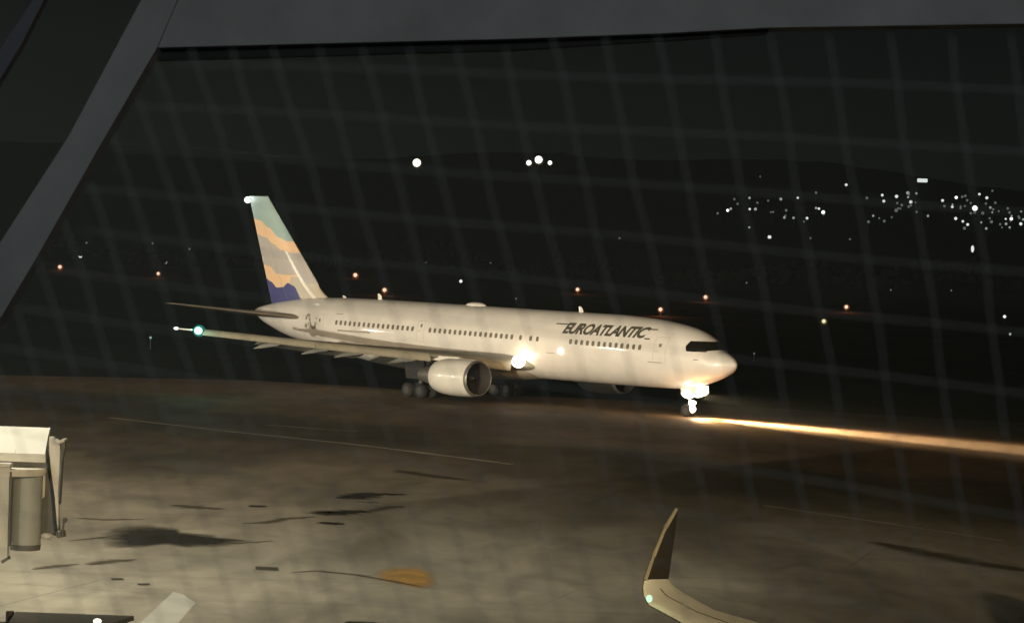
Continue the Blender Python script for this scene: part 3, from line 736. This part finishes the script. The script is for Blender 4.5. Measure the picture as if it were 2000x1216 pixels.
for x, y in ((958, 514), (1100, 527), (1210, 465), (718, 500), (832, 513), (1008, 583), (1227, 529), (1402, 545), (1524, 545), (1740, 566), (1858, 567), (298, 475), (112, 466), (169, 474), (370, 486), (1583, 465), (1660, 467), (1473, 690), (1458, 552)):
    lamp_thing('marker_lamp', x, y, 2.0 if y < 540 else 1.8, 'd', .8, 'very dim pinprick marker lamp in the dark field beyond the airliner', 'lamp', 'dim marker lamps in the dark field')
lamp_thing('flood_lamp', 814, 318, 9.5, 'Y', 9, 'large bright floodlight alone on the hill above the tail', 'lamp')
lamp_thing('flood_lamp', 1033, 318, 6.2, 'Y', 9, 'white floodlight on the hill, left one of the row of three', 'lamp', 'row of three floodlights on the hill')
lamp_thing('flood_lamp', 1052, 312, 9.0, 'Y', 9, 'brightest floodlight on the hill, middle of the row of three', 'lamp', 'row of three floodlights on the hill')
lamp_thing('flood_lamp', 1074, 318, 5.0, 'Y', 9, 'smallest floodlight on the hill, right one of the row of three', 'lamp', 'row of three floodlights on the hill')
C7 = [(133, 293, 3.6, 'W'), (272, 285, 3, 'w'), (308, 285, 3.8, 'm'), (320, 245, 2.8, 'd'), (70, 312, 3, 'd'), (388, 232, 2.6, 'd'), (468, 222, 3.6, 'm'), (575, 214, 3, 'w'), (490, 338, 3.2, 'm'), (548, 340, 3, 'm'),
      (633, 342, 3.4, 'w'), (690, 278, 3, 'm'), (708, 282, 3, 'w'), (735, 305, 4.6, 'W'), (880, 132, 3.6, 'w'), (1010, 215, 3.4, 'd'), (1050, 327, 2.8, 'm'), (1107, 197, 3.4, 'w'), (1117, 235, 3.6, 'w'), (1197, 205, 4.2, 'w'),
      (1230, 260, 3.4, 'd'), (1195, 293, 4.4, 'd'), (1268, 183, 4.2, 'm'), (1287, 240, 4.2, 'w'), (1322, 186, 2.8, 'm'), (1395, 328, 3, 'm'), (1487, 231, 3.6, 'w'), (1548, 271, 3.4, 'w'), (1573, 212, 3.8, 'W'),
      (1642, 229, 3.2, 'd'), (1719, 191, 3.2, 'w'), (1766, 214, 3.8, 'w'), (1788, 275, 3.2, 'm'), (1740, 310, 4, 'd'), (1570, 344, 4, 'w'), (1615, 362, 3.2, 'w'), (1645, 382, 3.6, 'w'), (1625, 405, 4, 'd'),
      (1762, 407, 3.2, 'm'), (1795, 365, 4, 'd'), (1885, 347, 2.6, 'w'), (1920, 346, 4, 'W'), (1887, 378, 3.4, 'm'), (1980, 378, 4, 'w'), (338, 80, 2, 'd'), (1020, 365, 3.6, 'd'), (1690, 305, 3.6, 'd'), (1760, 250, 3, 'd'),
      (1270, 210, 2.6, 'm'), (1220, 282, 2.6, 'd'), (1600, 280, 2.8, 'd'), (175, 222, 2.8, 'd'), (1850, 380, 3, 'd'), (1995, 350, 3, 'm')]
rg = random.Random(5)
for k in range(46):
    C7.append((rg.choice([rg.uniform(60, 760), rg.uniform(1080, 1380), rg.uniform(1480, 1990), rg.uniform(1480, 1990)]), min(400, max(170, rg.gauss(270, 60))), rg.uniform(2.2, 3.4), rg.choice('ddddm')))
LB = {'W': 'brilliant white street lamp among the city lights on the right hillside', 'w': 'white street lamp among the city lights on the right hillside',
      'm': 'soft dimmer street lamp among the city lights on the right hillside', 'd': 'barely glowing lamp between the brighter city lights on the hillside'}
for x, y, r, k in C7:
    lamp_thing('street_lamp', 1380+x/3.226, 320+y/3.226, r*.82, k, 7, LB[k], 'lamp', 'city lights on the right hillside')
lamp_thing('street_lamp', 1904, 406.5, 6.2, 'Y', 7, 'largest and brightest lamp of the city lights at the right', 'lamp', 'city lights on the right hillside')
lamp_thing('lit_doorway', 1899.5, 486, 3.2, 'w', 3, 'small upright patch of white light alone below the city lights', 'light', None, (1, 1, 2.3))
# the lit bar: a floodlit sign board on the hill
p = on_land(1801.5, 352.5, 9) or at_depth(1801.5, 352.5, 2400)
sg = empty('lit_sign', (p.x, p.y, hill_h(p.x, p.y)-.03)); tag(sg, 'short horizontal bar of white light above the city lights', 'sign')
bm = bmesh.new(); w_ = 10*p.y/FPX; h_ = 3.6*p.y/FPX; hz = p.z-sg.location.z; box(bm, -w_, w_, -.3, 0, hz-h_, hz+h_, .3); obj('sign_face', bm, glow('w'), sg)
bm = bmesh.new(); tube(bm, (-w_*.6, .3, 0), (-w_*.6, .3, hz), .2); tube(bm, (w_*.6, .3, 0), (w_*.6, .3, hz), .2); obj('sign_post', bm, POLE, sg)
# buildings in the town: low dark blocks the lamps stand between
BLD = mat('town_wall', (0.05, 0.048, 0.042), .9, noise=.2, nscale=.05)
for x, y, w_, h_ in ((1476, 408, 26, 9), (1580, 420, 30, 8), (1700, 418, 24, 9), (1770, 398, 26, 12), (1860, 412, 34, 10), (1920, 424, 40, 9), (1975, 436, 30, 8), (1098, 318, 14, 16), (1120, 319, 12, 9)):
    q = on_land(x, y)
    if q is None: continue
    sc_ = q.y/FPX; b = empty('town_building', (q.x, q.y, q.z-2)); tag(b, 'low dark building between the lights on the distant hillside', 'building', 'dark buildings on the distant hillside')
    bm = bmesh.new(); box(bm, -w_*sc_/2, w_*sc_/2, 0, 14, 0, h_*sc_+2); obj('wall', bm, BLD, b, smooth=False)
    bm = bmesh.new(); z = h_*sc_+2; W2 = w_*sc_/2+.6
    v = [bm.verts.new(c) for c in ((-W2, -.6, z), (W2, -.6, z), (W2, 14.6, z), (-W2, 14.6, z), (-W2, 7, z+2.2), (W2, 7, z+2.2))]
    for f in ((0, 1, 5, 4), (3, 4, 5, 2), (0, 4, 3), (1, 2, 5), (0, 3, 2, 1)): bm.faces.new([v[i] for i in f])
    obj('roof', bm, BLD, b, smooth=False)
# tree line at the foot of the hill
LEAF = mat('night_foliage', (0.035, 0.045, 0.025), 1.0, noise=.4, nscale=.3)
bm = bmesh.new()
for i in range(1500):
    x = random.uniform(-330, 340); y = 1085+random.uniform(0, 45); hh = 3+9*abs(math.sin(x/23.0)*math.sin(x/61.0+2))+random.uniform(0, 3)
    z = random.uniform(.3, 1)*hh; r = random.uniform(1.2, 2.6)
    a = Vector((x, y, z)); n1 = Vector((random.gauss(0, 1), random.gauss(0, 1), random.gauss(0, 1))).normalized(); n2 = n1.orthogonal().normalized(); n3 = n1.cross(n2)
    bm.faces.new([bm.verts.new(a+(n2*math.cos(t)+n3*math.sin(t))*r*random.uniform(.6, 1.1)) for t in [k*1.2566 for k in range(5)]])
struct(obj('treeline', bm, LEAF, smooth=False), 'stuff')

# ------------------------------------------------------------------ boarding bridge at the left
JB = empty('boarding_bridge', (-15.2, 78.5, 0)); tag(JB, 'pale passenger boarding bridge end with a bright flat roof and round grey cab', 'boarding bridge')
JW = mat('bridge_white', (0.60, 0.60, 0.56), .5, noise=.08, nscale=.8); JG = mat('bridge_grey', (0.33, 0.37, 0.37), .55, noise=.12, nscale=.8)
JD = mat('bellows_rubber', (0.13, 0.14, 0.135), .8, noise=.2, nscale=2); JL = mat('panel_grey', (0.52, 0.55, 0.52), .5, noise=.1, nscale=1)
def jl(px, py, Y): return at_depth(px, py, Y)-Vector(JB.location)
def jprism(name, pxs, Y, thick, M, sl=0.0, parent=JB):
    """side panel standing at distance Y, THICK metres deep"""
    bm = bmesh.new(); prism(bm, [jl(x, y, Y) for x, y in pxs], (0, thick, 0)); return obj(name, bm, M, parent, smooth=False)
bm = bmesh.new(); zt = 5.92; zb = 5.3
P = [jl(-260, 860, 76), jl(97, 896, 76)]
x0, x1 = jl(-330, 880, 76).x, jl(88, 880, 76).x
rings = []
def rx(t, s_):
    Y = 78.5-2.5+3.4*s_; xe = jl(88+9*s_, 880, Y).x; return x0+(xe-x0)*t
for t in [k/10 for k in range(11)]:
    rings.append([(rx(t, q), -2.5+3.4*q, zt-.50*(1-q)**1.6) for q in [k/10 for k in range(11)]]+[(rx(t, 1), .9, zt-.25), (rx(t, 0), -2.4, zt-.74)])
loft(bm, rings); bmesh.ops.recalc_face_normals(bm, faces=bm.faces); obj('roof', bm, JW, JB)
bm = bmesh.new()
for t in (.35, .62, .86): tube(bm, (rx(t, .02), -2.43, zt-.47), (rx(t, .98), .83, zt+.012), .014, .014, 6)
obj('roof_seam', bm, JL, JB)
bm = bmesh.new(); cxr = jl(20, 900, 76).x; rr = 0.98
loft(bm, [[(cxr+rr*k*math.cos(t), -2.35+.9*rr*k*math.sin(t), z) for t in [2*math.pi*i/40 for i in range(40)]] for z, k in ((4.82, .97), (4.9, 1.0), (5.02, 1.0))]); obj('roof_ring', bm, JW, JB)
bm = bmesh.new(); cxc = jl(49, 990, 76).x; rc = (jl(79, 990, 76).x-jl(20, 990, 76).x)/2
zbot = at_depth(50, 1066, 75.6).z
loft(bm, [[(cxc+rc*k*math.cos(t), -2.3+rc*k*math.sin(t), z) for t in [2*math.pi*i/40 for i in range(40)]] for z, k in ((zbot, 1), (4.81, 1))]); obj('round_cab', bm, JG, JB)
bm = bmesh.new(); loft(bm, [[(cxc+rc*k*math.cos(t), -2.3+rc*k*math.sin(t), z) for t in [2*math.pi*i/40 for i in range(40)]] for z, k in ((zbot-.16, .98), (zbot-.002, 1.04))]); obj('cab_skirt', bm, JD, JB)
jprism('side_panel', [(-60, 912), (19, 912), (14, 1092), (-60, 1110)], 75.3, .25, JL)
jprism('panel_top_rail', [(-60, 903), (20, 905), (20, 911), (-60, 911)], 75.2, .4, JW)
jprism('panel_foot', [(2, 1094), (16, 1086), (17, 1092), (4, 1100)], 75.1, .3, JD)
jprism('corner_post', [(19.5, 920), (23, 922), (18, 1066), (15, 1066)], 75.25, .3, JD)
jprism('bellows', [(79, 905), (95, 870), (98, 900), (104, 950), (110, 975), (112, 1020), (116, 1048), (100, 1042), (80, 1050)], 76.55, .35, JD)
jprism('bellows_frame', [(96, 853), (104, 853), (108, 864), (118, 868), (118, 885), (114, 1004), (113, 1035), (126, 1038), (114, 1044), (110, 1010), (107, 970), (100, 920), (96, 880)], 76.2, .3, JW)
jprism('bumper_arm', [(119, 862), (127, 858), (127, 872), (121, 900), (115.6, 985), (115, 960), (119, 880)], 76.1, .35, JD)
jprism('bumper_cap', [(106, 858), (112, 862), (119, 858), (126, 857), (126, 861), (118, 866), (107, 866)], 76.0, .5, JW)
jprism('light_slot', [(84, 929), (88, 928), (86.5, 970), (82.5, 972)], 76.3, .12, JW)
jprism('bumper_foot', [(108, 1040), (124, 1036), (126, 1048), (112, 1050)], 76.05, .3, JD)
bm = bmesh.new(); c = jl(127, 1015, 76); tube(bm, c+Vector((-.03, 0, -.05)), c+Vector((-.07, 0, -.45)), .03, .03, 8); ball(bm, c, .07, 10); obj('guide_lamp', bm, JD, JB)
bm = bmesh.new(); c = jl(91, 1046, 76); ball(bm, c, .12, 12, (1.4, 1, .8)); obj('beacon', bm, JW, JB)
# the columns and tunnel that carry it, behind
bm = bmesh.new(); tube(bm, (-3.6, 0, 0), (-3.6, 0, 2.9), .3, .3, 16); tube(bm, (-6.4, 0, 0), (-6.4, 0, 2.9), .3, .3, 16); box(bm, -6.8, -3.2, -.3, .3, 2.7, 3.0); obj('support_column', bm, JL, JB)
bm = bmesh.new(); box(bm, -16, cxc-1.2, -1.2, 1.6, 2.95, 5.25); obj('tunnel', bm, JL, JB, smooth=False)

# dark flat-topped ground unit at the bottom left corner
GU = empty('ground_power_unit', (at(130, 1206, 1.7).x, at(130, 1206, 1.7).y+.9, 0)); tag(GU, 'dark flat-topped ground unit cut off by the bottom left corner', 'ground equipment')
GD = mat('unit_dark', (0.07, 0.07, 0.062), .6, noise=.2, nscale=1.5)
a = at(30, 1192, 1.7)-GU.location; b = at(262, 1200, 1.7)-GU.location
bm = bmesh.new(); prism(bm, [Vector((a.x, a.y, 1.68)), Vector((b.x, b.y, 1.68)), Vector((b.x-.5, b.y-2.0, 1.68)), Vector((a.x+.2, a.y-2.0, 1.68))], (0, 0, -.12)); obj('top_panel', bm, GD, GU, smooth=False)
bm = bmesh.new(); box(bm, a.x+.3, b.x-.75, a.y-1.9, min(a.y, b.y)-.12, .35, 1.555, .04); obj('body', bm, GD, GU, smooth=False)
bm = bmesh.new(); tube(bm, (a.x-.12, a.y-.1, .25), (a.x-.12, a.y-.1, 1.70), .11); obj('corner_post', bm, SOLID, GU)
for dx in (.6, 2.2):
    for dy in (-1.7, -.3):
        bm = bmesh.new(); X_ = a.x+dx; loft(bm, [[(X_+.3*math.cos(t), a.y+dy+d, .3+.3*math.sin(t)) for t in [2*math.pi*i/20 for i in range(20)]] for d in (-.1, .1)]); obj('wheel', bm, RUBBER, GU)
c = at(190, 1212, 1.75)-GU.location; bm = bmesh.new(); ball(bm, c, .07, 10, (1.6, 1, 1)); obj('work_light', bm, E_SOFT, GU)

# ------------------------------------------------------------------ parked aircraft with the winglet
PK = empty('parked_jet', (17.4, 57.0, 0)); tag(PK, 'parked jet at the lower right of which only the upswept winglet and wing tip show', 'airplane')
PW = mat('winglet_wing', (0.62, 0.66, 0.64), .4, noise=.1, nscale=1.5); PD = mat('winglet_dark', (0.035, 0.035, 0.03), .5, noise=.2, nscale=2)
PG = mat('leading_edge', (0.42, 0.40, 0.33), .35, metal=.3)
def pk(px, py, Y): return at_depth(px, py, Y)-Vector(PK.location)
# leading edge and trailing edge of the wing and its blended tip, sampled from root to tip (left in view = outboard)
LE = [pk(2100, 1560, 52.5), pk(1640, 1350, 56.5), pk(1430, 1258, 58.6), pk(1335, 1216, 59.6), pk(1268, 1180, 60.2), pk(1258, 1163, 60.3), pk(1256, 1145, 60.5), pk(1259, 1133, 60.6)]
TE = [pk(2300, 1440, 56.8), pk(1800, 1296, 59.6), pk(1475, 1213, 61.3), pk(1395, 1190, 61.7), pk(1340, 1160, 61.9), pk(1318, 1145, 62.0), pk(1309, 1136, 62.05), pk(1306, 1131, 62.1)]
def strake(bm, LEs, TEs, th, upf):
    rings = []
    for i, (l, t) in enumerate(zip(LEs, TEs)):
        n = upf(i); r = []
        for k in range(24):
            u = k/12; s = (1-math.cos(math.pi*min(u, 2-u)))/2; ch = (t-l).length
            r.append(l.lerp(t, s)+n*(foil(s, th)*ch*(1 if u <= 1 else -1)))
        rings.append(r)
    loft(bm, rings); bmesh.ops.recalc_face_normals(bm, faces=bm.faces)
def upw(i):
    k = min(1, max(0, (i-3)/3.5)); return Vector((math.sin(k*1.25), 0, math.cos(k*1.25))).normalized()
bm = bmesh.new(); strake(bm, LE, TE, .11, upw); obj('wing', bm, PW, PK)
bm = bmesh.new(); prev = None
for i in range(1, 6):
    l, t, n_ = LE[i], TE[i], upw(i); q = l.lerp(t, .42)+n_*(foil(.42, .11)*(t-l).length+.004)
    if prev: tube(bm, prev, q, .012, .012, 6)
    prev = q
obj('slat_seam', bm, PD, PK)
LW = [pk(1259, 1131, 60.62), pk(1275, 1085, 60.9), pk(1298, 1030, 61.25), pk(1320, 993, 61.6)]
TW = [pk(1306, 1129, 62.12), pk(1312, 1085, 62.2), pk(1320, 1030, 62.3), pk(1325, 990, 62.4)]
bm = bmesh.new(); strake(bm, LW, TW, .075, lambda i: Vector((.97, .1, .2)).normalized()); wl = obj('winglet', bm, PD, PK)
bm = bmesh.new()
for p0, p1 in zip(LW, LW[1:]): tube(bm, p0+Vector((.01, -.03, 0)), p1+Vector((.01, -.03, 0)), .055, .04, 8)
obj('leading_edge', bm, PG, wl)
bm = bmesh.new(); ball(bm, pk(1268, 1168, 59.9), .068, 14, (1, 1, 1.2)); obj('wingtip_light', bm, emit('pale_green_light', (.5, 1, .55), 1.5), PK)
# its body lies outside the picture, to the right
bm = bmesh.new(); rings = []
for y, r, z in ((-17, .05, 2.9), (-16.4, .6, 2.95), (-15, 1.15, 3.1), (-12.5, 1.6, 3.3), (-9, 1.7, 3.35), (10, 1.7, 3.4), (14, 1.3, 3.8), (18, .5, 4.4), (19, .1, 4.5)):
    rings.append([(2.2+r*math.cos(t), y, z+r*math.sin(t)) for t in [2*math.pi*i/32 for i in range(32)]])
loft(bm, rings); obj('fuselage', bm, PAINT, PK)
point('winglet_lamp', Vector(PK.location)+pk(1263, 1172, 59.7), 1.6, (.45, 1, .4), .1)

# ------------------------------------------------------------------ terminal frame in front
FR = empty('window_frame', at_depth(250, 0, 7.0)); tag(FR, 'grey painted steel frame: a diagonal post and the beam across the top of the view', 'window frame')
FM = mat('frame_paint', (0.36, 0.37, 0.36), .6, noise=.22, nscale=3.0, spec=.1); FK = mat('black_seal', (0.02, 0.02, 0.02), .8, noise=.3, nscale=6)
FO = Vector(FR.location)
def fp(name, pxs, Y, thick, M, parent=FR, smooth=False):
    bm = bmesh.new(); prism(bm, [at_depth(x, y, Y)-FO for x, y in pxs], (0, thick, 0)); return obj(name, bm, M, parent, smooth=smooth)
fp('diagonal_post', [(300, -60), (276, 0), (136, 263), (0, 474), (-120, 664), (-120, 830), (0, 622), (74, 498), (193, 288), (306, 94), (372, -60)], 7.0, .12, FM)
fp('top_beam', [(374, -60), (307.5, 93), (620, 85), (1000, 76), (1300, 65), (1500, 54), (2080, 45), (2080, -60)], 7.02, .14, FM)
fp('beam_seal', [(312, 95), (304, 118), (1000, 98), (1320, 78), (1500, 66), (1500, 60), (1300, 70), (1000, 80)], 7.1, .05, FK)
fp('outer_post', [(78, -20), (96, -20), (40, 90), (-40, 220), (-60, 220), (-60, 200), (0, 96)], 7.3, .06, mat('outer_frame_paint', (.12, .13, .16), .6))

# fine wire net stretched inside the frame, close to the viewer
NET = empty('wire_net', at_depth(1000, 600, 1.0)); tag(NET, 'faint out-of-focus net of thin wires over the dark view below the beam', 'net')
NM = mat('net_wire', (0.076, 0.081, 0.078), .7); NO = Vector(NET.location)
def left_lim(y): return 306-(y-93)*.577+3
bm = bmesh.new(); r_ = .00019
x = 210; k = 0; spac = 76.0; vert = []
while x < 2150:
    slope = .33-.20*min(1, max(0, (x-250)/1700)); vert.append((x, slope)); x += spac+44*min(1, max(0, (x-250)/1400))
extra = [(300-(i+1)*76, .34) for i in range(9)]
for x0, sl in vert[1:]+extra:
    pts = []
    for y in range(70 if x0 > 1000 else 95, 1260, 24):
        xx = x0+sl*(y-60)+3*math.sin(y/90+x0)
        if xx > left_lim(y): pts.append((xx+1.2*math.sin(y/37+x0*1.7), y))
    for a, b in zip(pts, pts[1:]): tube(bm, at_depth(*a, 1.0)-NO, at_depth(*b, 1.0)-NO, r_, r_, 4)
obj('upright_wires', bm, NM, NET)
bm = bmesh.new()
for k in range(0, 13):
    yl, yr = 123+86*k, 172+117*k; pts = []
    for x in range(-20, 2041, 60):
        y = yl+(yr-yl)*(x-300)/1600+2*math.sin(x/150+k)
        if x > left_lim(y) and y < 1260: pts.append((x, y))
    for a, b in zip(pts, pts[1:]): tube(bm, at_depth(*a, 1.002)-NO, at_depth(*b, 1.002)-NO, r_*.95, r_*.95, 4)
obj('cross_wires', bm, NM, NET)

# ------------------------------------------------------------------ night haze over the field
bm = bmesh.new(); box(bm, -1700, 1700, -310, 2900, -1.5, 135)
HZ = bpy.data.materials.new('haze'); HZ.use_nodes = True; n = HZ.node_tree; n.nodes.clear()
o_ = n.nodes.new('ShaderNodeOutputMaterial'); v_ = n.nodes.new('ShaderNodeVolumePrincipled'); v_.inputs['Density'].default_value = 0.00013
v_.inputs['Color'].default_value = (.62, .82, .95, 1); n.links.new(v_.outputs[0], o_.inputs['Volume'])
haze = struct(obj('haze', bm, HZ, smooth=False), 'stuff')
